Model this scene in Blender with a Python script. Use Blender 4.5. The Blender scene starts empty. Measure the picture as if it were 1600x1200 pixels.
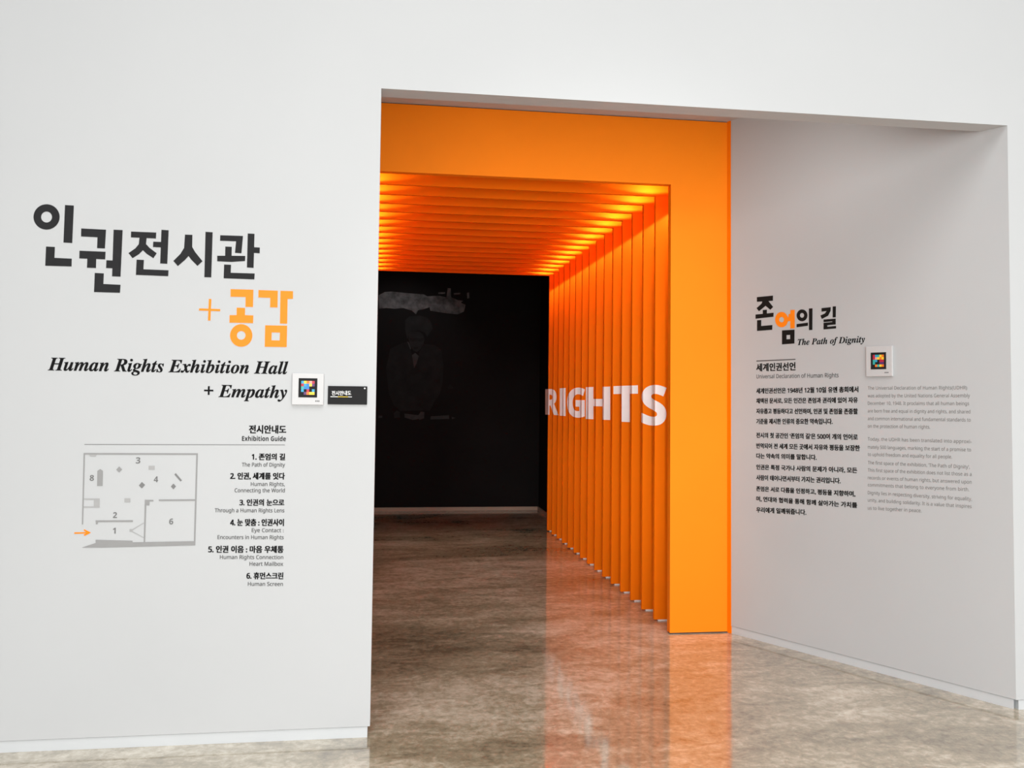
import bpy, bmesh, math
from mathutils import Vector, Matrix
from mathutils.geometry import tessellate_polygon

S = bpy.context.scene
C = S.collection
PI = math.pi

# ------------------------------------------------------------------ camera
F_PX, YAW, PITCH, ROLL, CY = 1374.51, 0.1400, 0.0458, 0.0108, 560.29
EYE = Vector((0.0, 0.0, 1.5))
_c, _s = math.cos(YAW), math.sin(YAW)
_fwd = Vector((_s, _c, 0)); _right = Vector((_c, -_s, 0)); _up = Vector((0, 0, 1))
FWD = _fwd * math.cos(PITCH) + _up * math.sin(PITCH)
_up2 = _up * math.cos(PITCH) - _fwd * math.sin(PITCH)
RGT = _right * math.cos(ROLL) + _up2 * math.sin(ROLL)
UPV = _up2 * math.cos(ROLL) - _right * math.sin(ROLL)
cd = bpy.data.cameras.new('camera')
cam = bpy.data.objects.new('camera', cd); C.objects.link(cam)
cd.sensor_fit = 'HORIZONTAL'; cd.sensor_width = 36.0
cd.lens = F_PX * 36.0 / 1600.0
cd.shift_y = -(600 - CY) / 1600.0
cd.clip_start = 0.05
cam.matrix_world = Matrix(((RGT.x, UPV.x, -FWD.x, EYE.x), (RGT.y, UPV.y, -FWD.y, EYE.y),
                           (RGT.z, UPV.z, -FWD.z, EYE.z), (0, 0, 0, 1)))
S.camera = cam

def ray(px, py):
    return (FWD * F_PX + RGT * (px - 800) + UPV * (CY - py)).normalized()
def hit(px, py, p0, n):
    d = ray(px, py)
    return EYE + d * ((p0 - EYE).dot(n) / d.dot(n))

# ------------------------------------------------------------------ light, exposure
S.view_settings.view_transform = 'Standard'
S.view_settings.look = 'None'
S.view_settings.gamma = 1.0
S.view_settings.use_curve_mapping = False
S.view_settings.exposure = 0.40
S.cycles.max_bounces = 10
S.cycles.diffuse_bounces = 6
S.cycles.sample_clamp_indirect = 6.0
w = bpy.data.worlds.new('foyer_daylight'); S.world = w; w.use_nodes = True
w.node_tree.nodes['Background'].inputs[0].default_value = (0.97, 0.985, 1.0, 1)
w.node_tree.nodes['Background'].inputs[1].default_value = 0.22

def area_light(name, loc, aim, sx, sy, power, col=(1, 1, 1), spread=PI):
    l = bpy.data.lights.new(name, 'AREA'); l.shape = 'RECTANGLE'; l.size = sx; l.size_y = sy
    l.energy = power; l.color = col; l.spread = spread
    o = bpy.data.objects.new(name, l); C.objects.link(o); o.location = loc
    o.rotation_euler = (Vector(aim) - Vector(loc)).to_track_quat('-Z', 'Y').to_euler()
    return o
area_light('foyer_window_wall', (1.0, -4.5, 2.4), (1.0, 4.0, 2.4), 10, 4.5, 500, (1.0, 0.995, 0.98))
area_light('foyer_skylight', (1.5, 0.0, 6.5), (1.5, 0.6, 0), 8, 5, 285, (1.0, 0.99, 0.97), math.radians(110))
_l = bpy.data.lights.new('tunnel_fill_spot', 'SPOT'); _l.energy = 1150; _l.spot_size = math.radians(17); _l.spot_blend = 1.0  # added fill light, brightens the posts deep in the tunnel
_l.shadow_soft_size = 0.35; _l.color = (1.0, 0.99, 0.97)
_o = bpy.data.objects.new('tunnel_fill_spot', _l); C.objects.link(_o); _o.location = (-0.7, -4.0, 3.55)
_o.rotation_euler = (Vector((2.0, 8.0, 1.0)) - _o.location).to_track_quat('-Z', 'Y').to_euler()
area_light('vestibule_fill', (1.1, 4.40, 3.33), (1.1, 5.2, 2.3), 2.6, 0.4, 11, (1.0, 0.99, 0.97))  # added fill light under the vestibule ceiling, lifts the interior

# ------------------------------------------------------------------ dimensions
D1 = 4.003                     # front wall plane
XL, XR, H = -0.052, 3.084, 2.910    # opening in the front wall
WT = 0.115                     # front wall thickness
D2 = 5.530                     # orange portal plane
XP, XQ, HP = 1.823, 2.213, 2.921    # portal inner edge, outer edge, inner height
XI = -0.20                     # tunnel left inner edge
PT = 0.055                     # portal thickness
RIB0, RIBD, RIBT, NR = 5.864, 0.2895, 0.030, 15
D3 = RIB0 + RIBD * (NR - 1) + RIBT
back_pt = hit(700, 797.5, Vector((0, 0, 0)), Vector((0, 0, 1)))
DB = back_pt.y                 # black end wall
corner_pt = hit(838, 794, Vector((0, 0, 0)), Vector((0, 0, 1)))
XB = corner_pt.x
print('DB', DB, 'XB', XB, 'D3', D3)

# ------------------------------------------------------------------ materials
def new_mat(name):
    m = bpy.data.materials.new(name); m.use_nodes = True
    nt = m.node_tree
    return m, nt, nt.nodes['Principled BSDF']
def noise(nt, scale, detail=4, rough=0.55, vec=None, dist=0.0):
    n = nt.nodes.new('ShaderNodeTexNoise'); n.inputs['Scale'].default_value = scale
    n.inputs['Detail'].default_value = detail; n.inputs['Roughness'].default_value = rough
    n.inputs['Distortion'].default_value = dist
    if vec is not None: nt.links.new(vec, n.inputs['Vector'])
    return n
def obj_coords(nt, scale=(1, 1, 1)):
    t = nt.nodes.new('ShaderNodeNewGeometry')
    mp = nt.nodes.new('ShaderNodeMapping'); mp.inputs['Scale'].default_value = scale
    nt.links.new(t.outputs['Position'], mp.inputs['Vector'])
    return mp.outputs['Vector']
def paint(name, col, rough=0.55, var=0.03, scale=3.0, bump=0.02, bscale=220, spec=0.4):
    m, nt, b = new_mat(name)
    v = obj_coords(nt)
    n = noise(nt, scale, 3, vec=v)
    r = nt.nodes.new('ShaderNodeValToRGB')
    r.color_ramp.elements[0].position = 0.3; r.color_ramp.elements[1].position = 0.7
    r.color_ramp.elements[0].color = tuple(c * (1 - var) for c in col) + (1,)
    r.color_ramp.elements[1].color = tuple(min(1, c * (1 + var)) for c in col) + (1,)
    nt.links.new(n.outputs['Fac'], r.inputs['Fac']); nt.links.new(r.outputs['Color'], b.inputs['Base Color'])
    b.inputs['Roughness'].default_value = rough
    b.inputs['Specular IOR Level'].default_value = spec
    if bump:
        n2 = noise(nt, bscale, 2, vec=v); bp = nt.nodes.new('ShaderNodeBump')
        bp.inputs['Strength'].default_value = bump; bp.inputs['Distance'].default_value = 0.002
        nt.links.new(n2.outputs['Fac'], bp.inputs['Height']); nt.links.new(bp.outputs['Normal'], b.inputs['Normal'])
    return m
M = {}
M['white'] = paint('white_wall_paint', (0.475, 0.486, 0.495), 0.6, 0.012, 1.2)
M['base'] = paint('pale_grey_baseboard_paint', (0.53, 0.55, 0.565), 0.4, 0.01)
M['gap'] = paint('grey_shadow_gap', (0.42, 0.42, 0.42), 0.7, 0.02)
M['orange'] = paint('orange_paint', (0.95, 0.228, 0.005), 0.55, 0.02, 2.0, 0.02, 160, 0.1)
M['rib'] = paint('orange_rib_paint', (0.92, 0.185, 0.002), 0.6, 0.02, 2.0, 0.02, 160, 0.05)
M['casing'] = paint('dark_brown_casing', (0.12, 0.035, 0.008), 0.7, 0.1, 2.0)  # coloured dark to hold down light bouncing in the rib gaps
M['black'] = paint('black_wall_paint', (0.012, 0.011, 0.011), 0.8, 0.1, 2.0, 0.02, 120, 0.05)
M['shadow_line'] = paint('dark_shadow_line', (0.05, 0.035, 0.025), 0.5)  # dark colour stands in for the shadow gap under the portal
M['skirt'] = paint('brown_grey_skirting', (0.36, 0.27, 0.2), 0.5, 0.05)
M['steel'] = paint('white_metal_foot', (0.85, 0.82, 0.8), 0.35, 0.02)
M['ink'] = paint('charcoal_vinyl', (0.023, 0.023, 0.0245), 0.7, 0.06, 20, 0, 220, 0.08)
M['ink_dark'] = paint('black_vinyl', (0.007, 0.007, 0.0075), 0.7, 0.06, 20, 0, 220, 0.08)
M['ink_warm'] = paint('warm_black_vinyl', (0.013, 0.012, 0.011), 0.7, 0.06, 20, 0, 220, 0.08)
M['ink_grey'] = paint('grey_vinyl', (0.075, 0.075, 0.075), 0.6, 0.06, 20, 0)
M['ink_pale'] = paint('pale_grey_vinyl', (0.19, 0.18, 0.17), 0.6, 0.06, 20, 0)
M['plan'] = paint('plan_grey_vinyl', (0.265, 0.265, 0.265), 0.6, 0.03, 20, 0)
M['plan_dark'] = paint('plan_dark_grey_vinyl', (0.175, 0.175, 0.175), 0.6, 0.03, 20, 0)
M['plan_light'] = paint('plan_light_grey_vinyl', (0.35, 0.35, 0.35), 0.6, 0.03, 20, 0)
M['plan_num'] = paint('plan_number_vinyl', (0.14, 0.14, 0.14), 0.6, 0.03, 20, 0)
M['vinyl_orange'] = paint('orange_vinyl', (0.95, 0.235, 0.002), 0.6, 0.02, 20, 0)
M['white_vinyl'] = paint('white_vinyl', (0.93, 0.93, 0.93), 0.6, 0.03, 9, 0)
M['plate'] = paint('white_plastic_plate', (0.53, 0.53, 0.535), 0.35, 0.01, 20, 0)
M['slate'] = paint('charcoal_plastic', (0.018, 0.018, 0.019), 0.6, 0.05, 20, 0, 220, 0.1)
for nm, col in dict(cyan=(0.03, 0.33, 0.55), blue=(0.02, 0.2, 0.55), red=(0.45, 0.02, 0.05), yellow=(0.85, 0.6, 0.04),
                    orange_c=(0.8, 0.18, 0.02), pink=(0.7, 0.35, 0.3), violet=(0.10, 0.03, 0.14),
                    teal=(0.04, 0.4, 0.36)).items():
    M[nm] = paint(nm + '_print', col, 0.4, 0.02, 20, 0)
for nm, v in dict(print_cloud=0.105, print_face=0.0205, print_suit=0.0145, print_hair=0.0185, print_shirt=0.042).items():
    M[nm] = paint('faint_grey_' + nm, (v, v, v * 1.02), 0.8, 0.55 if v > 0.06 else 0.2, 9, 0, 120, 0.1)

def floor_mat():
    m, nt, b = new_mat('polished_brown_grey_concrete')
    L = nt.links.new
    v = obj_coords(nt)
    def mix(a, c, f):
        mx = nt.nodes.new('ShaderNodeMix'); mx.data_type = 'FLOAT'; mx.inputs['Factor'].default_value = f
        L(a, mx.inputs['A']); L(c, mx.inputs['B']); return mx.outputs['Result']
    big = noise(nt, 0.8, 6, 0.6, obj_coords(nt, (0.5, 1.3, 1)), 0.8)
    mid = noise(nt, 4.2, 8, 0.7, obj_coords(nt, (0.6, 1.1, 1)), 1.0)
    fine = noise(nt, 24, 8, 0.72, v, 0.4)
    col = mix(mix(big.outputs['Fac'], mid.outputs['Fac'], 0.42), fine.outputs['Fac'], 0.28)
    r = nt.nodes.new('ShaderNodeValToRGB')
    e = r.color_ramp.elements
    e[0].position = 0.40; e[0].color = (0.125, 0.098, 0.060, 1)
    e[1].position = 0.60; e[1].color = (0.62, 0.55, 0.44, 1)
    k = r.color_ramp.elements.new(0.5); k.color = (0.315, 0.265, 0.180, 1)
    L(col, r.inputs['Fac'])
    # scattered pale flecks
    fl = noise(nt, 38, 5, 0.7, obj_coords(nt, (0.7, 1.1, 1)), 1.6)
    fr = nt.nodes.new('ShaderNodeValToRGB')
    fr.color_ramp.elements[0].position = 0.63; fr.color_ramp.elements[1].position = 0.70
    L(fl.outputs['Fac'], fr.inputs['Fac'])
    mul = nt.nodes.new('ShaderNodeMath'); mul.operation = 'MULTIPLY'; mul.inputs[1].default_value = 0.55
    L(fr.outputs['Color'], mul.inputs[0])
    mc = nt.nodes.new('ShaderNodeMix'); mc.data_type = 'RGBA'
    L(mul.outputs[0], mc.inputs['Factor']); L(r.outputs['Color'], mc.inputs['A'])
    mc.inputs['B'].default_value = (0.55, 0.48, 0.40, 1)
    L(mc.outputs['Result'], b.inputs['Base Color'])
    b.inputs['Roughness'].default_value = 0.45
    b.inputs['Specular IOR Level'].default_value = 0.2
    b.inputs['Coat Weight'].default_value = 1.0
    b.inputs['Coat IOR'].default_value = 3.1
    rr = nt.nodes.new('ShaderNodeMapRange'); rr.inputs['To Min'].default_value = 0.045; rr.inputs['To Max'].default_value = 0.11
    L(fine.outputs['Fac'], rr.inputs['Value']); L(rr.outputs['Result'], b.inputs['Coat Roughness'])
    bn = noise(nt, 5, 3, 0.5, v); bp = nt.nodes.new('ShaderNodeBump')
    bp.inputs['Strength'].default_value = 0.04; bp.inputs['Distance'].default_value = 0.01
    L(bn.outputs['Fac'], bp.inputs['Height']); L(bp.outputs['Normal'], b.inputs['Coat Normal'])
    return m
M['floor'] = floor_mat()

# ------------------------------------------------------------------ helpers
def box(bm, x0, x1, y0, y1, z0, z1):
    vs = [bm.verts.new(p) for p in ((x0, y0, z0), (x1, y0, z0), (x1, y1, z0), (x0, y1, z0),
                                    (x0, y0, z1), (x1, y0, z1), (x1, y1, z1), (x0, y1, z1))]
    for f in ((0, 3, 2, 1), (4, 5, 6, 7), (0, 1, 5, 4), (1, 2, 6, 5), (2, 3, 7, 6), (3, 0, 4, 7)):
        bm.faces.new([vs[i] for i in f])
def prism(bm, pts, z0, z1):
    """vertical prism over a counter-clockwise plan polygon"""
    a = [bm.verts.new((x, y, z0)) for x, y in pts]; b = [bm.verts.new((x, y, z1)) for x, y in pts]
    n = len(pts)
    bm.faces.new(a[::-1]); bm.faces.new(b)
    for i in range(n):
        j = (i + 1) % n
        bm.faces.new((a[i], a[j], b[j], b[i]))
def mesh_obj(name, bm, mat, parent=None, bevel=0.0, kind=None):
    me = bpy.data.meshes.new(name)
    if parent is not None:                      # coordinates relative to the thing's base
        root = parent.parent or parent
        bmesh.ops.translate(bm, verts=bm.verts, vec=-root.location)
    bmesh.ops.recalc_face_normals(bm, faces=bm.faces)
    bm.to_mesh(me); bm.free()
    for m in (mat if isinstance(mat, (list, tuple)) else [mat]): me.materials.append(m)
    o = bpy.data.objects.new(name, me); C.objects.link(o)
    if parent is not None: o.parent = parent
    if bevel:
        md = o.modifiers.new('bevel', 'BEVEL'); md.width = bevel; md.segments = 2; md.limit_method = 'ANGLE'
    if kind: o['kind'] = kind
    return o
def thing(name, label, cat, loc, group=None):
    o = bpy.data.objects.new(name, None); C.objects.link(o); o.location = loc
    o.empty_display_size = 0.1
    o['label'] = label; o['category'] = cat
    if group: o['group'] = group
    return o
def struct(name, bm, mat, bevel=0.0):
    return mesh_obj(name, bm, mat, None, bevel, 'structure')

# ------------------------------------------------------------------ room shell
TOP = 4.3
def plan_box(name, mat, x0, x1, y0, y1, z0, z1):
    bm = bmesh.new(); box(bm, x0, x1, y0, y1, z0, z1); return struct(name, bm, mat)
plan_box('floor', M['floor'], -6, 8, -5, DB + 1.2, -0.1, 0.0)

BH = 0.047                     # baseboard height
# front wall with its opening: one continuous wall
ax = Vector((XQ - XR, D2 - D1, 0)).normalized()        # direction of the angled wall (front to back)
an = Vector((-ax.y, ax.x, 0))                           # towards the left (visible side)
if an.x > 0: an = -an
bm = bmesh.new()
BZ = BH + 0.002
box(bm, -5, XL, D1, D1 + WT, BZ, TOP)
box(bm, XL, XR, D1, D1 + WT, H, TOP)
jx = XR + ax.x / ax.y * WT
prism(bm, [(XR, D1), (7, D1), (7, D1 + WT), (jx, D1 + WT)], BZ, TOP)
struct('wall_front', bm, M['white'])
# baseboards under it, set back a little with a shadow gap above
bm = bmesh.new(); box(bm, -5, XL - 0.011, D1 + 0.004, D1 + WT - 0.006, 0, BH)
struct('baseboard_front', bm, M['base'])
bm = bmesh.new(); box(bm, XR + 0.016, 7, D1 + 0.004, D1 + WT - 0.006, 0, BH)
struct('baseboard_right', bm, M['base'])
# angled wall
def ang(s, d):                 # point at distance s along the wall from the front jamb, d towards the visible side
    p = Vector((XR, D1, 0)) + ax * s + an * d
    return (p.x, p.y)
AL = (Vector((XQ, D2, 0)) - Vector((XR, D1, 0))).length
s0 = (Vector((jx, D1 + WT, 0)) - Vector((XR, D1, 0))).length
bm = bmesh.new()
prism(bm, [ang(s0, 0), (jx + 0.2, D1 + WT), ang(AL + 0.02, -0.18), ang(AL + 0.02, 0)], BZ, 3.36)
struct('wall_right', bm, M['white'])
bm = bmesh.new(); prism(bm, [ang(0.012, -0.004), ang(0.06, -0.08), ang(AL, -0.08), ang(AL, -0.004)], 0, BH)
struct('baseboard_angled', bm, M['base'])
bm = bmesh.new(); prism(bm, [ang(AL - 0.028, 0.004), ang(AL - 0.028, -0.004), ang(AL, -0.004), ang(AL, 0.004)], 0.001, 3.36)
struct('trim_1', bm, M['rib'])
# vestibule ceiling and left wall (white), tunnel casing (darkened to cut bounced light), end room (black)
plan_box('ceiling', M['white'], -1.6, 4.2, D1 + WT, D2 + PT, 3.36, 3.44)
plan_box('wall_left', M['white'], -1.6, -1.5, D1 + WT, D2, 0, 3.36)
bm = bmesh.new()
YO = D2 + PT + 0.002
box(bm, XI - 0.40, XQ + 0.02, YO, D3 + 0.05, HP + 0.36, HP + 0.42)
struct('ceiling_tunnel', bm, M['casing'])
plan_box('wall_tunnel_right', M['casing'], XP + 0.36, XP + 0.41, YO, D3 + 0.05, 0, HP + 0.36)
plan_box('wall_tunnel_left', M['casing'], XI - 0.41, XI - 0.36, YO, D3 + 0.05, 0, HP + 0.36)
plan_box('wall_back', M['black'], -2.2, XB + 0.02, DB, DB + 0.1, 0, 3.7)
plan_box('wall_end_right', M['black'], XB, XB + 0.1, D3 + 0.16, DB, 0, 3.7)
plan_box('wall_end_left', M['black'], -2.3, -2.2, D3 + 0.05, DB, 0, 3.7)
plan_box('ceiling_end', M['black'], -2.3, XB + 0.1, D3 + 0.05, DB + 0.1, 3.7, 3.8)
bm = bmesh.new()
box(bm, -2.2, XI - 0.36, D3 + 0.05, D3 + 0.10, 0, 3.7)
box(bm, XI - 0.36, XP + 0.36, D3 + 0.05, D3 + 0.10, HP + 0.30, 3.7)
box(bm, XP + 0.36, XB + 0.1, D3 + 0.05, D3 + 0.10, 0, 3.7)
struct('wall_end_front', bm, M['black'])
bm = bmesh.new(); box(bm, -2.2, XB, DB - 0.02, DB, 0, 0.045)
struct('baseboard_back', bm, M['skirt'])
bm = bmesh.new(); box(bm, XB - 0.02, XB, D3 + 0.16, DB - 0.02, 0, 0.045)
struct('baseboard_end', bm, M['skirt'])

# ------------------------------------------------------------------ orange portal
t = thing('portal_frame', 'broad flat orange portal frame at the mouth of the ribbed tunnel', 'portal', (XP, D2, 0))
bm = bmesh.new()
PL = -1.5
zb = 0.008
out = [(PL, zb), (XI, zb), (XI, HP), (XP, HP), (XP, zb), (XQ, zb), (XQ, 3.355), (PL, 3.355)]
def slab_xz(bm, poly, y0, y1):
    a = [bm.verts.new((x, y0, z)) for x, z in poly]; b = [bm.verts.new((x, y1, z)) for x, z in poly]
    tri = tessellate_polygon([[Vector((x, z, 0)) for x, z in poly]])
    for q in tri:
        bm.faces.new([a[i] for i in q]); bm.faces.new([b[i] for i in reversed(q)])
    n = len(poly)
    for i in range(n):
        j = (i + 1) % n; bm.faces.new((a[i], a[j], b[j], b[i]))
slab_xz(bm, out, D2, D2 + PT)
mesh_obj('face_panel', bm, M['orange'], t, 0.0)
bm = bmesh.new(); box(bm, XP + 0.006, XQ - 0.004, D2 + 0.006, D2 + PT - 0.004, 0, zb)  # dark strip drawing the shadow line below the panel
mesh_obj('shadow_line', bm, M['shadow_line'], t)
bm = bmesh.new(); box(bm, PL, XI - 0.006, D2 + 0.006, D2 + PT - 0.004, 0, zb)  # same painted shadow line on the left side
mesh_obj('shadow_line', bm, M['shadow_line'], t)

# ------------------------------------------------------------------ tunnel ribs
PW, BMH, FZ = 0.32, 0.27, 0.010
ORD = ['first', 'second', 'third', 'fourth', 'fifth', 'sixth', 'seventh', 'eighth', 'ninth', 'tenth', 'eleventh',
       'twelfth', 'thirteenth']
def rib_label(k):
    if k == 0: return 'orange post and beam rib of the tunnel, first and nearest behind the portal frame'
    if k == NR - 1: return 'orange post and beam rib at the far end of the tunnel, bordering the black wall'
    if k == NR - 2: return 'orange tunnel rib second from the black wall, next to last of the row'
    if k >= 8: return 'orange tunnel rib, %s in the row counted from the black end wall' % ORD[NR - 1 - k]
    return 'orange tunnel rib, %s in the row counted from the orange portal frame' % ORD[k]
def make_rib(y):
    r = thing('tunnel_rib', '', 'rib frame', (XP, y, 0), 'orange ribs lining the tunnel')
    bm = bmesh.new(); box(bm, XP, XP + PW, y, y + RIBT, FZ, HP); mesh_obj('post', bm, M['rib'], r, 0.0015)
    bm = bmesh.new(); box(bm, XI - PW, XI, y, y + RIBT, FZ, HP); mesh_obj('post', bm, M['rib'], r, 0.0015)
    bm = bmesh.new(); box(bm, XI - PW, XP + PW, y, y + RIBT, HP, HP + BMH); mesh_obj('beam', bm, M['rib'], r, 0.0015)
    bm = bmesh.new(); box(bm, XP + 0.028, XP + PW - 0.02, y + 0.004, y + RIBT - 0.004, 0, FZ)
    f = mesh_obj('foot', bm, M['steel'], r); f['label'] = 'thin white metal foot'
    bm = bmesh.new(); box(bm, XI - PW + 0.02, XI - 0.028, y + 0.004, y + RIBT - 0.004, 0, FZ)
    f = mesh_obj('foot', bm, M['steel'], r); f['label'] = 'thin white metal foot'
    return r
rib0 = make_rib(RIB0); rib0['label'] = rib_label(0)
for k in range(1, NR):
    r = rib0.copy(); C.objects.link(r); r.location = (XP, RIB0 + k * RIBD, 0); r['label'] = rib_label(k)
    for ch in rib0.children:
        c = ch.copy(); C.objects.link(c); c.parent = r
# lamps hidden in each gap: one washes the post, two wash the beam
def spot(name, loc, aim, power, ang_, blend, col, r=0.01):
    l = bpy.data.lights.new(name, 'SPOT'); l.energy = power; l.spot_size = ang_; l.spot_blend = blend
    l.color = col; l.shadow_soft_size = r
    o = bpy.data.objects.new(name, l); C.objects.link(o); o.location = loc
    o.rotation_euler = (Vector(aim) - Vector(loc)).to_track_quat('-Z', 'Y').to_euler()
WARM = (1.0, 0.93, 0.80)
for k in range(NR):
    y = RIB0 + k * RIBD
    yl, yb = y - 0.14, y - 0.125
    for sx, xe in ((1, XP), (-1, XI)):
        spot('post_lamp', (xe + sx * 0.27, yl, HP + 0.055), (xe + sx * 0.22, yl, 0), 11.5, math.radians(104), 0.12, WARM)
        spot('beam_lamp', (xe - sx * 0.06, yb, HP - 0.003), (xe - sx * 0.06, yb, HP + 1), 2.35, math.radians(168), 0.1, WARM)
# added fill spot without a fixture, brightens the print in the end room
spot('print_fill_spot', (0.2, DB - 1.3, 3.55), (0.15, DB, 1.8), 20, math.radians(75), 0.8, (1, 1, 1), 0.05)

# ------------------------------------------------------------------ lettering on walls
class Wall:
    def __init__(s, p0, u, n):
        s.p0, s.u, s.n = Vector(p0), Vector(u), Vector(n)       # n points to the viewer's side
    def uz(s, px, py):
        p = hit(px, py, s.p0, s.n); return ((p - s.p0).dot(s.u), p.z)
    def pt(s, u, z, off=0.0012):
        p = s.p0 + s.u * u + s.n * off; return Vector((p.x, p.y, z))
WF = Wall((XL, D1, 0), (1, 0, 0), (0, -1, 0))
WA = Wall((XQ, D2, 0), tuple(-ax), tuple(an))                   # runs from the portal to the front jamb
WB = Wall((0, DB, 0), (1, 0, 0), (0, -1, 0))

def poly_faces(bm, wall, uzs, off, holes=()):
    loops = [[Vector((u, z, 0)) for u, z in lp] for lp in [uzs] + list(holes)]
    vs = []
    for lp in loops:
        vs += [bm.verts.new(wall.pt(v.x, v.y, off)) for v in lp]
    for q in tessellate_polygon(loops):
        try: bm.faces.new([vs[i] for i in q])
        except ValueError: pass
def px_poly(bm, wall, pts, zoom, off=0.0012, holes=()):
    ox, oy, sc = zoom
    cv = lambda lp: [wall.uz(ox + x / sc, oy + y / sc) for x, y in lp]
    poly_faces(bm, wall, cv(pts), off, [cv(h) for h in holes])
def ell(cx, cy, rx, ry, n=40):
    return [(cx + rx * math.cos(2 * PI * i / n), cy + ry * math.sin(2 * PI * i / n)) for i in range(n)]
def flat(name, wall, shapes, zoom, mat, parent, off=0.0012):
    bm = bmesh.new()
    for k, sh in enumerate(shapes):
        if isinstance(sh, tuple): px_poly(bm, wall, sh[0], zoom, off, [sh[1]])
        else: px_poly(bm, wall, sh, zoom, off + 0.00003 * (k % 4))
    return mesh_obj(name, bm, mat, parent)

def alpha(s, up, lo, dig):
    o = ''
    for ch in s:
        if up and 'A' <= ch <= 'Z': o += chr(up + ord(ch) - 65)
        elif lo and 'a' <= ch <= 'z': o += chr(lo + ord(ch) - 97)
        elif dig and '0' <= ch <= '9': o += chr(dig + ord(ch) - 48)
        else: o += ch
    return o
def serif(s): return alpha(s, 0x1D468, 0x1D482, 0)
def bold(s): return alpha(s, 0x1D5D4, 0x1D5EE, 0x1D7EC)
def sans(s): return alpha(s, 0x1D5A0, 0x1D5BA, 0x1D7E2)
_tris = {}
_cu = bpy.data.curves.new('tmp', 'FONT'); _cu.resolution_u = 4
TXT = bpy.data.objects.new('tmp', _cu); C.objects.link(TXT)      # scratch object, removed at the end
def text_tris(s):
    return _tris[s]
def load_text(strings, offset=0.0):
    """all strings as one block of well separated lines, read back line by line"""
    strings = sorted(set(strings))
    TXT.data.body = '\n'.join(strings); TXT.data.space_line = 5.0; TXT.data.offset = offset
    dg = bpy.context.evaluated_depsgraph_get(); dg.update()
    e = TXT.evaluated_get(dg); me = e.to_mesh()
    acc = [({}, [], []) for _ in strings]
    co = [v.co.copy() for v in me.vertices]
    for p in me.polygons:
        k = round(-(sum(co[i].y for i in p.vertices) / len(p.vertices) - 0.3) / 5.0)
        ids, vs, fs = acc[k]
        q = []
        for i in p.vertices:
            if i not in ids: ids[i] = len(vs); vs.append((co[i].x, co[i].y + 5.0 * k))
            q.append(ids[i])
        fs.append(tuple(q))
    for t_, a_ in zip(strings, acc): _tris[t_] = (a_[1], a_[2])
    e.to_mesh_clear()
JOBS = []
CAP = 0.714
def text_on(name, wall, s, a, b, h, mat, parent, weight=0.0, full=False, lift=0.0):
    """a, b: photo points at the left and right end of the baseline; h: capital (or full glyph) height there"""
    me = bpy.data.meshes.new(name); me.materials.append(mat)
    o = bpy.data.objects.new(name, me); C.objects.link(o); o.parent = parent
    JOBS.append((s, o, (wall, a, b, h, weight, full, lift)))
    return o
def fill_text(s, o, wall, a, b, h, weight, full, lift):
    vs, fs = text_tris(s)
    x0, x1 = min(v[0] for v in vs), max(v[0] for v in vs)
    y0, y1 = min(v[1] for v in vs), max(v[1] for v in vs)
    ua, za = wall.uz(*a); ub, zb_ = wall.uz(*b)
    m = ((a[0] + b[0]) / 2, (a[1] + b[1]) / 2)
    hz = wall.uz(m[0], m[1] - h)[1] - wall.uz(*m)[1]
    if full: sy = hz / (y1 - y0); yb = y0
    else: sy = hz / CAP; yb = 0.0
    bm = bmesh.new()
    d = weight * hz
    sh = [(0, 0)] if not weight else [(-d, -d * .6), (d, -d * .6), (-d, d * .6), (d, d * .6), (0, 0)]
    for k, (dx, dz) in enumerate(sh):
        nv = []
        for x, y in vs:
            f = (x - x0) / (x1 - x0)
            nv.append(bm.verts.new(wall.pt(ua + (ub - ua) * f + dx, za + (zb_ - za) * f + (y - yb) * sy + dz, 0.0012 + lift + 0.00004 * k)))
        for q in fs: bm.faces.new([nv[i] for i in q])
    root = o.parent.parent or o.parent
    bmesh.ops.translate(bm, verts=bm.verts, vec=-root.location)
    bmesh.ops.recalc_face_normals(bm, faces=bm.faces)
    bm.to_mesh(o.data); bm.free()
def at(wall, px, py):
    u, z = wall.uz(px, py); return wall.pt(u, z, 0.0)

# ---- left wall: Korean title
ZA, ZB, ZC = (30, 300, 6.665), (190, 340, 6.957), (300, 440, 8.889)
t = thing('title_lettering', 'large charcoal Korean title lettering in stepped line on the white left wall', 'lettering', at(WF, 230, 460))
flat('syllable', WF, [(ell(286, 260, 136, 132), ell(286, 261, 57, 57)),
    [(478, 136), (570, 142), (553, 532), (462, 526)],
    [(281, 568), (373, 573), (368, 686), (548, 695), (546, 776), (272, 768)]], ZA, M['ink'], t)
flat('syllable', WF, [[(647, 380), (905, 393), (893, 588), (812, 585), (816, 472), (645, 463)],
    [(629, 612), (900, 623), (896, 702), (803, 698), (800, 792), (707, 789), (710, 695), (627, 692)],
    [(984, 393), (1078, 397), (1056, 882), (968, 878)], [(909, 711), (980, 714), (977, 795), (906, 792)],
    [(788, 843), (882, 848), (877, 958), (1056, 967), (1050, 1050), (780, 1042)]], ZA, M['ink'], t)
flat('syllable', WF, [[(104, 152), (377, 163), (374, 228), (102, 215)],
    [(197, 205), (274, 208), (266, 288), (305, 330), (382, 388), (346, 441), (275, 395), (233, 355), (190, 397), (120, 441), (76, 386), (150, 335), (187, 290)],
    [(434, 133), (512, 138), (497, 503), (420, 498)], [(345, 262), (440, 266), (438, 325), (342, 320)],
    [(164, 457), (243, 461), (238, 562), (511, 573), (507, 637), (156, 623)]], ZB, M['ink'], t)
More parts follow.
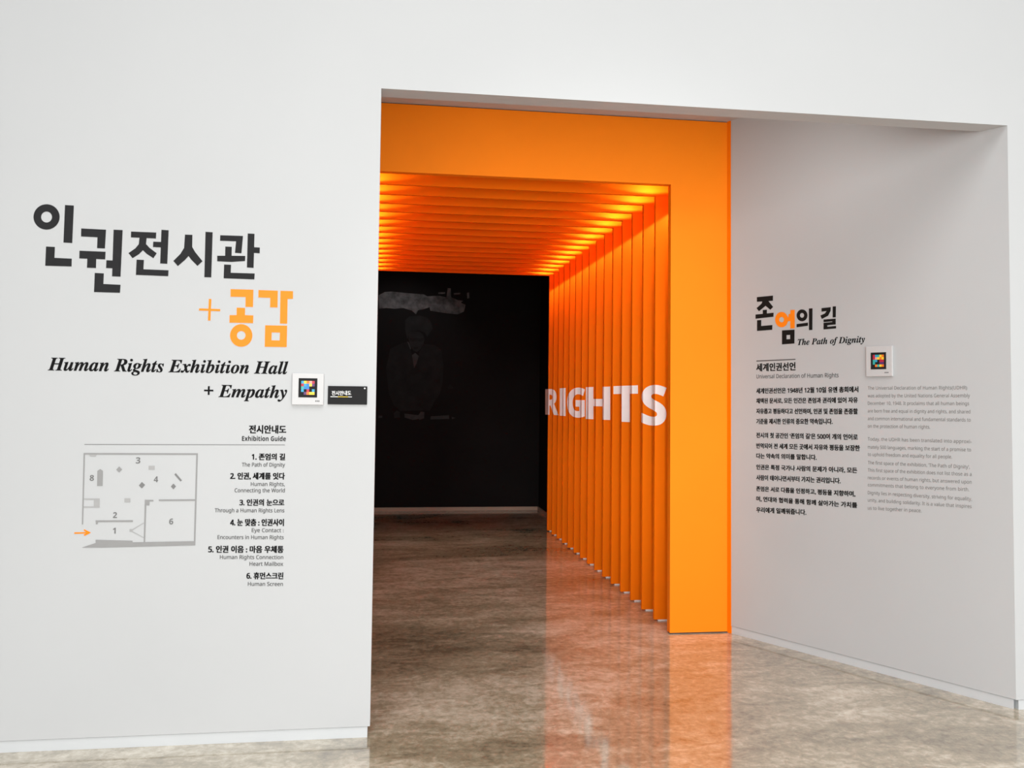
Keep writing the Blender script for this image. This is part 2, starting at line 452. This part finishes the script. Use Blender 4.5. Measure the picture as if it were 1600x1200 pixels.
flat('syllable', WF, [[(690, 185), (770, 188), (768, 320), (800, 375), (880, 475), (825, 525), (760, 460), (728, 418), (690, 460), (612, 527), (563, 472), (640, 395), (680, 330)],
    [(913, 155), (990, 160), (975, 650), (900, 648)]], ZB, M['ink'], t)
flat('syllable', WF, [[(1073, 192), (1320, 200), (1303, 388), (1233, 383), (1245, 258), (1071, 252)],
    [(1128, 315), (1198, 318), (1196, 415), (1345, 417), (1342, 472), (1195, 482), (1040, 475), (1040, 415), (1126, 415)],
    [(1372, 173), (1445, 177), (1435, 547), (1363, 542)], [(1436, 322), (1503, 326), (1501, 388), (1434, 384)],
    [(1115, 510), (1190, 513), (1186, 600), (1447, 608), (1443, 672), (1110, 660)]], ZB, M['ink'], t)
# ---- orange part of the title
t = thing('title_lettering', 'large orange plus sign and two orange Korean syllables below the charcoal title', 'lettering', at(WF, 385, 545))
o = flat('plus_sign', WF, [[(100, 372), (392, 382), (392, 412), (97, 402)], [(235, 240), (270, 242), (257, 542), (222, 540)]], ZC, M['vinyl_orange'], t)
flat('syllable', WF, [[(537, 105), (853, 113), (848, 353), (743, 350), (746, 214), (536, 210)],
    [(622, 362), (738, 366), (736, 466), (852, 470), (849, 577), (520, 570), (523, 466), (620, 466)],
    (ell(684, 748, 155, 157), ell(684, 747, 60, 61))], ZC, M['vinyl_orange'], t)
flat('syllable', WF, [[(924, 117), (1192, 127), (1188, 360), (1085, 357), (1088, 226), (922, 220)],
    [(1230, 128), (1403, 133), (1403, 240), (1328, 240), (1322, 585), (1222, 582)],
    ([(1017, 607), (1322, 612), (1315, 910), (1010, 905)], [(1108, 705), (1222, 708), (1218, 818), (1104, 815)])], ZC, M['vinyl_orange'], t)
# ---- English title
t = thing('english_title', 'bold italic serif English title lettering in black on the white left wall', 'lettering', at(WF, 262, 628))
text_on('text_line', WF, serif('Human Rights Exhibition Hall'), (75, 578.5), (450, 584.4), 20.5, M['ink_dark'], t, 0.012)
text_on('text_line', WF, serif('+ Empathy'), (319, 620), (448.3, 621.8), 20, M['ink_dark'], t, 0.012)
# ---- guide heading
t = thing('guide_heading', 'small black bilingual Exhibition Guide heading above a thin grey rule, on the left wall', 'lettering', at(WF, 412, 694))
text_on('korean_line', WF, '전시안내도', (389.4, 677), (446.7, 677.3), 12.6, M['ink_dark'], t, 0.042, True)
text_on('english_line', WF, bold('Exhibition Guide'), (378.2, 688.8), (446.7, 689.2), 7.3, M['ink_dark'], t)
flat('rule', WF, [[(132, 693.9), (445.3, 694.6), (445.3, 695.5), (132, 694.8)]], (0, 0, 1), M['plan_dark'], t)
# ---- guide list
t = thing('guide_list', 'right aligned list of six numbered exhibition rooms in Korean and English', 'lettering', at(WF, 400, 917))
def entry(kor, ka, kb, ky, kh, subs):
    e = text_on('list_entry', WF, sans(kor), (ka, ky), (kb, ky + 0.2), kh, M['ink_dark'], t, 0.045, True)
    for s, a, b, y in subs:
        c = text_on('subtitle', WF, sans(s), (a, y), (b, y + 0.2), 5.9, M['ink_grey'], e, 0.02)
        c['label'] = 'thin grey English line under the Korean entry'
entry('1. 존엄의 길', 393.7, 445, 718.7, 10.2, [('The Path of Dignity', 378, 445.2, 728.9)])
entry('2. 인권, 세계를 잇다', 360, 444.6, 749.3, 10.8, [('Human Rights,', 392, 444.8, 759.2), ('Connecting the World', 366.7, 445, 769)])
entry('3. 인권의 눈으로', 374.5, 443.8, 790, 10, [('Through a Human Rights Lens', 335.7, 444.2, 800.3)])
entry('4. 눈 맞춤 : 인권사이', 360, 443.2, 821.5, 10.8, [('Eye Contact :', 393.5, 443.2, 831.3), ('Encounters in Human Rights', 340, 443.2, 842.2)])
entry('5. 인권 이음 : 마음 우체통', 325.7, 442.6, 863.5, 10.8, [('Human Rights Connection', 343.7, 442.5, 873.3), ('Heart Mailbox', 390, 442.4, 883.8)])
entry('6. 휴먼스크린', 385.5, 442.3, 904.7, 10.4, [('Human Screen', 387.5, 442, 915.2)])
# ---- floor plan
ZP = (100, 690, 6.665)
t = thing('floor_plan', 'pale grey floor plan diagram with numbers and an orange entry arrow', 'diagram', at(WF, 217, 857))
flat('room_outline', WF, [[(205, 118), (1395, 121), (1395, 138), (205, 135)], [(205, 118), (220, 120), (200, 862), (187, 862)],
    [(1378, 122), (1395, 122), (1368, 1080), (1352, 1080)], [(988, 602), (1366, 600), (1366, 617), (988, 619)],
    [(842, 605), (860, 605), (846, 1050), (830, 1050)], [(842, 605), (932, 607), (932, 623), (842, 623)],
    [(850, 615), (893, 618), (890, 665), (850, 662)], [(330, 820), (718, 818), (718, 836), (330, 838)],
    [(332, 822), (358, 835), (350, 860), (332, 860)],
    [(330, 1022), (715, 1032), (715, 1048), (1365, 1036), (1365, 1080), (400, 1104), (185, 1104), (330, 1055)]], ZP, M['plan'], t)
flat('entry_booth', WF, [[(205, 592), (372, 592), (372, 604), (205, 604)], [(205, 675), (372, 675), (372, 686), (205, 686)],
    [(312, 600), (372, 600), (372, 682), (312, 682)]], ZP, M['plan_light'], t, 0.0014)
flat('plan_smear', WF, [[(262, 135), (345, 135), (330, 155), (272, 152)]], ZP, M['plan_light'], t, 0.0014)  # stray grey smear below the top outline
flat('door_swing', WF, [[(700, 920), (830, 843), (834, 849), (706, 928)], [(700, 926), (832, 996), (830, 1003), (698, 934)],
    [(684, 910), (714, 912), (714, 940), (684, 938)]], ZP, M['plan_light'], t)
for pts, mm in (([(348, 305), (378, 285), (407, 305), (403, 462), (345, 462)], 'plan'),
                ([(575, 258), (607, 290), (575, 322), (545, 292)], 'plan'), ([(812, 420), (845, 450), (812, 487), (780, 457)], 'plan_dark'),
                ([(1140, 437), (1167, 465), (1140, 497), (1113, 467)], 'plan_dark'), ([(882, 252), (945, 252), (945, 293), (882, 293)], 'plan_light'),
                ([(630, 590), (692, 590), (692, 632), (630, 632)], 'plan_light'), ([(1215, 270), (1270, 270), (1270, 308), (1215, 308)], 'white'),
                ([(1165, 328), (1229, 403), (1213, 415), (1150, 342)], 'plan_dark')):
    if mm == 'white': continue
    flat('display_block', WF, [pts], ZP, M[mm], t)
for s, x0, x1, yt, yb in (('3', 748, 795, 163, 228), ('8', 268, 312, 348, 408), ('4', 935, 980, 362, 422),
                          ('2', 510, 552, 735, 795), ('1', 508, 538, 897, 957), ('6', 1095, 1137, 801, 862)):
    p = lambda x, y: (100 + x / 6.665, 690 + y / 6.665)
    text_on('number', WF, bold(s), p(x0, yb), p(x1, yb), (yb - yt) / 6.665, M['plan_num'], t, 0, True)
o = flat('arrow', WF, [[(108, 945), (240, 942), (240, 956), (108, 960)],
    [(212, 912), (282, 948), (215, 982), (205, 969), (245, 949), (205, 926)]], ZP, M['orange'], t)
o['label'] = 'orange entry arrow'

# ---- plaques: raised plates
def plate(bm, wall, u0, u1, z0, z1, o0, o1):
    a = [wall.pt(u, z, o0) for u, z in ((u0, z0), (u1, z0), (u1, z1), (u0, z1))]
    b = [wall.pt(u, z, o1) for u, z in ((u0, z0), (u1, z0), (u1, z1), (u0, z1))]
    a = [bm.verts.new(p) for p in a]; b = [bm.verts.new(p) for p in b]
    bm.faces.new(a[::-1]); bm.faces.new(b)
    for i in range(4):
        j = (i + 1) % 4; bm.faces.new((a[i], a[j], b[j], b[i]))
def rect_uz(wall, x0, y0, x1, y1):
    ua, za = wall.uz(x0, (y0 + y1) / 2); ub, _ = wall.uz(x1, (y0 + y1) / 2)
    m = (x0 + x1) / 2
    return ua, ub, wall.uz(m, y1)[1], wall.uz(m, y0)[1]
CODE = [  # colours of the printed squares, row by row
    ['cyan', 'yellow', 'orange_c', 'pink', 'red'],
    ['red', 'cyan', 'blue', 'yellow', 'violet'],
    ['teal', 'blue', 'blue', None, None],
    ['cyan', None, 'red', None, 'cyan'],
    [None, 'violet', 'orange_c', 'yellow', 'yellow']]
CODE2 = [
    ['red', 'cyan', 'teal', 'yellow', 'orange_c'],
    ['red', 'pink', 'yellow', 'orange_c', 'yellow'],
    ['teal', 'cyan', None, 'red', 'red'],
    ['teal', None, None, 'violet', 'violet'],
    [None, 'orange_c', 'teal', 'yellow', 'orange_c']]
def plaque(wall, outer, inner, code, label):
    u0, u1, z0, z1 = rect_uz(wall, *outer)
    t = thing('code_plaque', label, 'plaque', wall.pt((u0 + u1) / 2, z0, 0))
    bm = bmesh.new(); plate(bm, wall, u0, u1, z0, z1, 0.0, 0.011)
    mesh_obj('back_plate', bm, M['plate'], t, 0.002)
    a0, a1, b0, b1 = rect_uz(wall, *inner)
    bm = bmesh.new(); plate(bm, wall, a0, a1, b0, b1, 0.0108, 0.0124)
    pn = mesh_obj('code_panel', bm, M['slate'], t)
    cw, ch = (a1 - a0) / 6.9, (b1 - b0) / 6.9
    for r in range(5):
        for c in range(5):
            mn = code[r][c]
            if not mn: continue
            x = a0 + cw * (0.95 + c); z = b1 - ch * (0.95 + r)
            bm = bmesh.new(); plate(bm, wall, x, x + cw, z - ch, z, 0.0122, 0.0130)
            c_ = mesh_obj('colour_square', bm, M[mn], pn)
            c_['label'] = mn.replace('_c', '') + ' printed square'
    bm = bmesh.new()
    m = a1 + (u1 - a1) * 0.45
    for k in range(3):
        w_ = (m - a1) / 2.2
        x = a1 - w_ * 1.2 + w_ * 1.15 * k
        z = z0 + (b0 - z0) * 0.52
        plate(bm, wall, x, x + w_ * 0.7, z - 0.003, z + 0.003, 0.0108, 0.0114)
    mesh_obj('caption', bm, M['ink_grey'], t)
plaque(WF, (456.6, 583.6, 506, 632.6), (466.9, 591.1, 496, 620.9), CODE,
       'square white plaque with coloured squares beside the English title, next to the black sign')
plaque(WA, (1354.6, 541.2, 1395.6, 588.2), (1362.4, 550.8, 1386.2, 577), CODE2,
       'square white plaque with coloured squares on the angled wall, right of its title')
# ---- small black sign
u0, u1, z0, z1 = rect_uz(WF, 512.4, 603.4, 573.7, 632)
t = thing('room_sign', 'small charcoal rectangular sign with white Korean text near the opening edge', 'sign', WF.pt((u0 + u1) / 2, z0, 0))
bm = bmesh.new(); plate(bm, WF, u0, u1, z0, z1, 0.0, 0.006); mesh_obj('sign_plate', bm, M['slate'], t, 0.001)
def on_sign(o, off=0.006):
    for v in o.data.vertices: v.co.y -= off
    return o
text_on('text_line', WF, '전시안내도', (518.5, 617.7), (548.6, 617.6), 7.0, M['white_vinyl'], t, 0.012, True, 0.006)
for q_ in ([(516.5, 619.4), (528, 619.5), (528, 620.4), (516.5, 620.3)], [(544, 619.7), (550, 619.8), (550, 620.6), (544, 620.5)]):
    on_sign(flat('underline', WF, [q_], (0, 0, 1), M['white_vinyl'], t))
o = on_sign(flat('underline', WF, [[(528, 619.5), (544, 619.7), (544, 620.6), (528, 620.4)]], (0, 0, 1), M['yellow'], t)); o['label'] = 'orange middle of the underline'
on_sign(flat('dot', WF, [ell(570, 606.8, 1.2, 1.2, 12)], (0, 0, 1), M['white_vinyl'], t))

# ---- angled wall: title
ZR = (1170, 450, 8.42)
t = thing('path_title', 'charcoal and orange Korean title lettering at the top of the angled wall', 'lettering', at(WA, 1245, 540))
flat('syllable', WA, [[(108, 120), (320, 100), (318, 168), (108, 182)],
    [(180, 175), (258, 168), (322, 250), (285, 287), (222, 235), (135, 307), (104, 265), (170, 205)],
    [(185, 290), (240, 285), (240, 335), (328, 325), (326, 378), (90, 405), (90, 350), (186, 340)],
    [(110, 425), (165, 420), (165, 500), (312, 487), (310, 550), (110, 565)]], ZR, M['ink_warm'], t)
o = flat('syllable', WA, [(ell(433, 416, 86, 101), ell(433, 417, 31, 35)), [(548, 290), (606, 287), (606, 530), (546, 533)],
    [(505, 385), (552, 378), (552, 435), (505, 440)], [(524, 345), (550, 340), (550, 385), (524, 388)]], ZR, M['vinyl_orange'], t)
o['label'] = 'orange ring and stroke'
flat('square_letter', WA, [([(438, 558), (604, 548), (602, 730), (438, 742)], [(498, 620), (545, 617), (545, 672), (498, 675)])], ZR, M['ink_warm'], t)
flat('syllable', WA, [(ell(702, 360, 71, 78), ell(702, 360, 27, 31)), [(630, 475), (780, 455), (780, 497), (630, 517)],
    [(792, 270), (840, 267), (838, 552), (793, 555)]], ZR, M['ink_warm'], t)
flat('syllable', WA, [[(958, 265), (1080, 252), (1078, 300), (1045, 365), (962, 408), (943, 362), (1003, 335), (1025, 303), (958, 312)],
    [(1105, 243), (1148, 240), (1146, 385), (1105, 388)],
    [(985, 415), (1145, 402), (1145, 480), (1035, 490), (1035, 510), (1150, 499), (1150, 532), (985, 545), (985, 458), (1100, 448), (1100, 440), (985, 449)]], ZR, M['ink_warm'], t)
t = thing('english_subtitle', 'black italic serif Path of Dignity subtitle under the Korean title on the angled wall', 'lettering', at(WA, 1299, 540))
text_on('text_line', WA, serif('The Path of Dignity'), (1246.8, 539.3), (1351.6, 534.8), 10.2, M['ink_dark'], t, 0.012)
# ---- declaration heading
t = thing('declaration_heading', 'small Korean and English heading below a short dark rule on the angled wall', 'lettering', at(WA, 1245, 592))
flat('rule', WA, [[(1182, 563.4), (1243, 560.7), (1243, 562.2), (1182, 564.9)]], (0, 0, 1), M['ink_grey'], t)
text_on('korean_line', WA, '세계인권선언', (1182.2, 580.3), (1242.8, 578.6), 12.2, M['ink_warm'], t, 0.042, True)
text_on('english_line', WA, sans('Universal Declaration of Human Rights'), (1182.2, 591.4), (1310.5, 589.4), 6.4, M['ink_grey'], t, 0.01)
# ---- Korean paragraphs
t = thing('korean_text', 'column of bold black Korean paragraphs on the angled wall', 'lettering', at(WA, 1262, 805))
KO = [('세계인권선언은 1948년 12월 10일 유엔 총회에서', 945, 130, 119, 45), ('채택된 문서로, 모든 인간은 존엄과 권리에 있어 자유', 940, 212, 207, 45),
      ('자유롭고 평등하다고 선언하며, 인권 및 존엄을 존중할', 940, 296, 300, 46), ('기준을 제시한 인류의 중요한 약속입니다.', 735, 378, 380, 44),
      ('전시의 첫 공간인 ‘존엄의 길’은 500여 개의 언어로', 940, 490, 508, 44), ('번역되어 전 세계 모든 곳에서 자유와 평등을 보장한', 957, 576, 598, 44),
      ('다는 약속의 의미를 말합니다.', 605, 658, 672, 43), ('인권은 특정 국가나 사람의 문제가 아니라, 모든', 935, 750, 780, 44),
      ('사람이 태어나면서부터 가지는 권리입니다.', 800, 835, 864, 44), ('존엄은 서로 다름을 인정하고, 평등을 지향하며,', 920, 926, 972, 44),
      ('며, 연대와 협력을 통해 함께 살아가는 가치를', 935, 1008, 1064, 44), ('우리에게 일깨워줍니다.', 520, 1098, 1120, 44)]
for s, xe, yl, yr, hh in KO:
    text_on('text_line', WA, sans(s), (1182.1, 590 + yl / 5.215), (1160 + xe / 5.215, 590 + yr / 5.215), hh / 5.215, M['ink_warm'], t, 0.045, True)
# ---- English paragraphs
t = thing('english_text', 'column of thin pale grey English paragraphs on the angled wall', 'lettering', at(WA, 1437, 803))
EN = [('The Universal Declaration of Human Rights(UDHR)', 893, 98, 96), ('was adopted by the United Nations General Assembly', 917, 161, 160),
      ('December 10, 1948. It proclaims that all human beings', 910, 222, 225), ('are born free and equal in dignity and rights, and shared', 920, 284, 292),
      ('and common international and fundamental standards to', 923, 346, 359), ('on the protection of human rights.', 592, 408, 416),
      ('Today, the UDHR has been translated into approxi-', 930, 513, 535), ('mately 500 languages, marking the start of a promise to', 925, 578, 602),
      ('to uphold freedom and equality for all people.', 770, 638, 660), ("The first space of the exhibition, 'The Path of Dignity',", 915, 705, 742),
      ('This first space of the exhibition does not list those as a', 930, 766, 802), ('records or events of human rights, but answered upon', 930, 828, 865),
      ('commitments that belong to everyone from birth.', 910, 886, 926), ('Dignity lies in respecting diversity, striving for equality,', 932, 950, 1003),
      ('unity, and building solidarity. It is a value that inspires', 930, 1010, 1064), ('us to live together in peace.', 522, 1075, 1098)]
for s, xe, yl, yr in EN:
    text_on('text_line', WA, sans(s), (1340 + 84 / 5.215, 590 + yl / 5.215), (1340 + xe / 5.215, 590 + yr / 5.215), 5.3, M['ink_pale'], t)

load_text([bold(c) for c in 'RGHTS'], 0.022)
load_text([j[0] for j in JOBS])
for s_, o_, args in JOBS: fill_text(s_, o_, *args)

# ------------------------------------------------------------------ RIGHTS painted across the ribs
t = thing('rights_lettering', 'large white word RIGHTS painted across the row of orange posts', 'lettering', (XP, RIB0 + 1.6, 1.4))
WS = Wall((XP, 0, 0), (0, 1, 0), (-1, 0, 0))
def add_letter(ch, xa, xb, yt, yb):
    if ch == 'I': vs, fs = [(0, 0), (1, 0), (1, 1), (0, 1)], [(0, 1, 2, 3)]
    else: vs, fs = text_tris(bold(ch))
    x0, x1 = min(v[0] for v in vs), max(v[0] for v in vs)
    y0, y1 = min(v[1] for v in vs), max(v[1] for v in vs)
    bm = bmesh.new(); nv = []
    for x, y in vs:
        f = (x - x0) / (x1 - x0); g = (y - y0) / (y1 - y0)
        u, z = WS.uz(xa + (xb - xa) * f, yb[0] + (yb[1] - yb[0]) * f + ((yt[0] + (yt[1] - yt[0]) * f) - (yb[0] + (yb[1] - yb[0]) * f)) * g)
        nv.append(bm.verts.new((XP, u, z)))
    for q in fs: bm.faces.new([nv[i] for i in q])
    cuts = [D2 + PT]
    for k in range(NR): cuts += [RIB0 + k * RIBD, RIB0 + k * RIBD + RIBT]
    for yc in cuts:
        bmesh.ops.bisect_plane(bm, geom=bm.verts[:] + bm.edges[:] + bm.faces[:], plane_co=(0, yc, 0), plane_no=(0, 1, 0))
    out = bmesh.new()
    for f in bm.faces:
        yc = f.calc_center_median().y
        k = 0
        while k < NR - 1 and yc > RIB0 + k * RIBD + RIBT: k += 1
        yk = RIB0 + k * RIBD
        vs2 = []
        for v in f.verts:
            p = v.co.copy()
            if yc < yk:        # on the front face of post k, as read from the entrance
                s = (yk - EYE.y) / (p.y - EYE.y)
                p = EYE + (p - EYE) * s; p.y = yk - 0.0012
            else:              # wraps onto the post's narrow edge
                p.x = XP - 0.0012
            vs2.append(out.verts.new(p))
        out.faces.new(vs2)
    bm.free()
    bmesh.ops.remove_doubles(out, verts=out.verts, dist=1e-5)
    mesh_obj('letter', out, M['white_vinyl'], t)
zx = lambda x: 840 + x / 7.273
zy = lambda y: 580 + y / 7.273
for ch, a, b, t0, t1, b0, b1 in (('R', 88, 238, 203, 200, 493, 500), ('I', 252, 318, 195, 190, 505, 510),
        ('G', 335, 537, 190, 184, 520, 534), ('H', 548, 825, 182, 175, 542, 555), ('T', 862, 1140, 170, 160, 570, 583), ('S', 1180, 1465, 160, 153, 610, 628)):
    add_letter(ch, zx(a), zx(b), (zy(t0), zy(t1)), (zy(b0), zy(b1)))

# ------------------------------------------------------------------ faint print on the black end wall
ZM = (580, 420, 4.0)
t = thing('wall_print', 'faint dark grey print of a person in a suit on the black end wall', 'print', at(WB, 660, 660))
o = flat('pale_cloud', WB, [[(46, 165), (85, 145), (130, 142), (200, 150), (330, 160), (350, 172), (420, 168), (470, 178), (478, 120), (497, 122), (500, 178), (540, 195), (575, 200), (560, 212), (590, 225), (580, 268), (540, 285), (450, 275), (370, 262), (365, 240), (330, 252), (292, 260), (280, 285), (255, 262), (200, 245), (148, 250), (95, 245), (50, 250)],
    [(418, 148), (462, 146), (462, 156), (420, 158)], [(515, 152), (558, 150), (556, 160), (516, 162)], [(598, 150), (612, 146), (614, 184), (600, 186)]], ZM, M['print_cloud'], t)
flat('hair', WB, [[(212, 320), (240, 298), (300, 292), (350, 305), (375, 335), (385, 375), (365, 400), (350, 425), (335, 400), (300, 385), (255, 390), (235, 420), (225, 440), (212, 380)]], ZM, M['print_hair'], t)
f_ = flat('face', WB, [[(238, 402), (262, 390), (300, 393), (322, 408), (332, 440), (326, 475), (308, 502), (286, 520), (264, 512), (246, 484), (234, 440)]], ZM, M['print_face'], t, 0.0016)
flat('brow_shadow', WB, [[(238, 432), (262, 436), (282, 432), (306, 437), (328, 432), (326, 452), (304, 456), (284, 448), (262, 456), (242, 450)],
    [(262, 490), (296, 488), (288, 500), (270, 502)]], ZM, M['print_suit'], f_, 0.0020)
flat('suit', WB, [[(120, 500), (180, 470), (225, 455), (245, 500), (275, 620), (300, 520), (330, 470), (400, 478), (438, 505), (452, 600), (448, 700), (430, 780), (390, 840), (365, 890), (330, 885), (180, 890), (140, 850), (110, 780), (92, 620)]], ZM, M['print_suit'], t)
flat('shirt_collar', WB, [[(255, 540), (275, 525), (297, 545), (285, 590), (268, 622)], [(225, 455), (235, 458), (250, 500), (244, 505)]], ZM, M['print_shirt'], t, 0.002)
flat('hand', WB, [[(140, 905), (160, 885), (178, 895), (180, 930), (145, 932)]], ZM, M['print_face'], t, 0.002)
flat('hand', WB, [[(295, 915), (310, 893), (333, 895), (330, 935), (300, 945)]], ZM, M['print_shirt'], t, 0.002)
flat('paper', WB, [[(207, 905), (295, 915), (318, 935), (260, 945), (210, 930)], [(372, 922), (485, 915), (488, 938), (370, 942)], [(502, 925), (527, 932), (505, 940)], [(46, 918), (70, 918), (68, 932), (46, 932)]], ZM, M['print_shirt'], t)
flat('pocket_mark', WB, [[(180, 735), (205, 725), (212, 742), (182, 748)], [(478, 740), (492, 722), (510, 738), (515, 750), (480, 750)]], ZM, M['print_suit'], t, 0.002)

bpy.data.objects.remove(TXT); bpy.data.curves.remove(_cu)
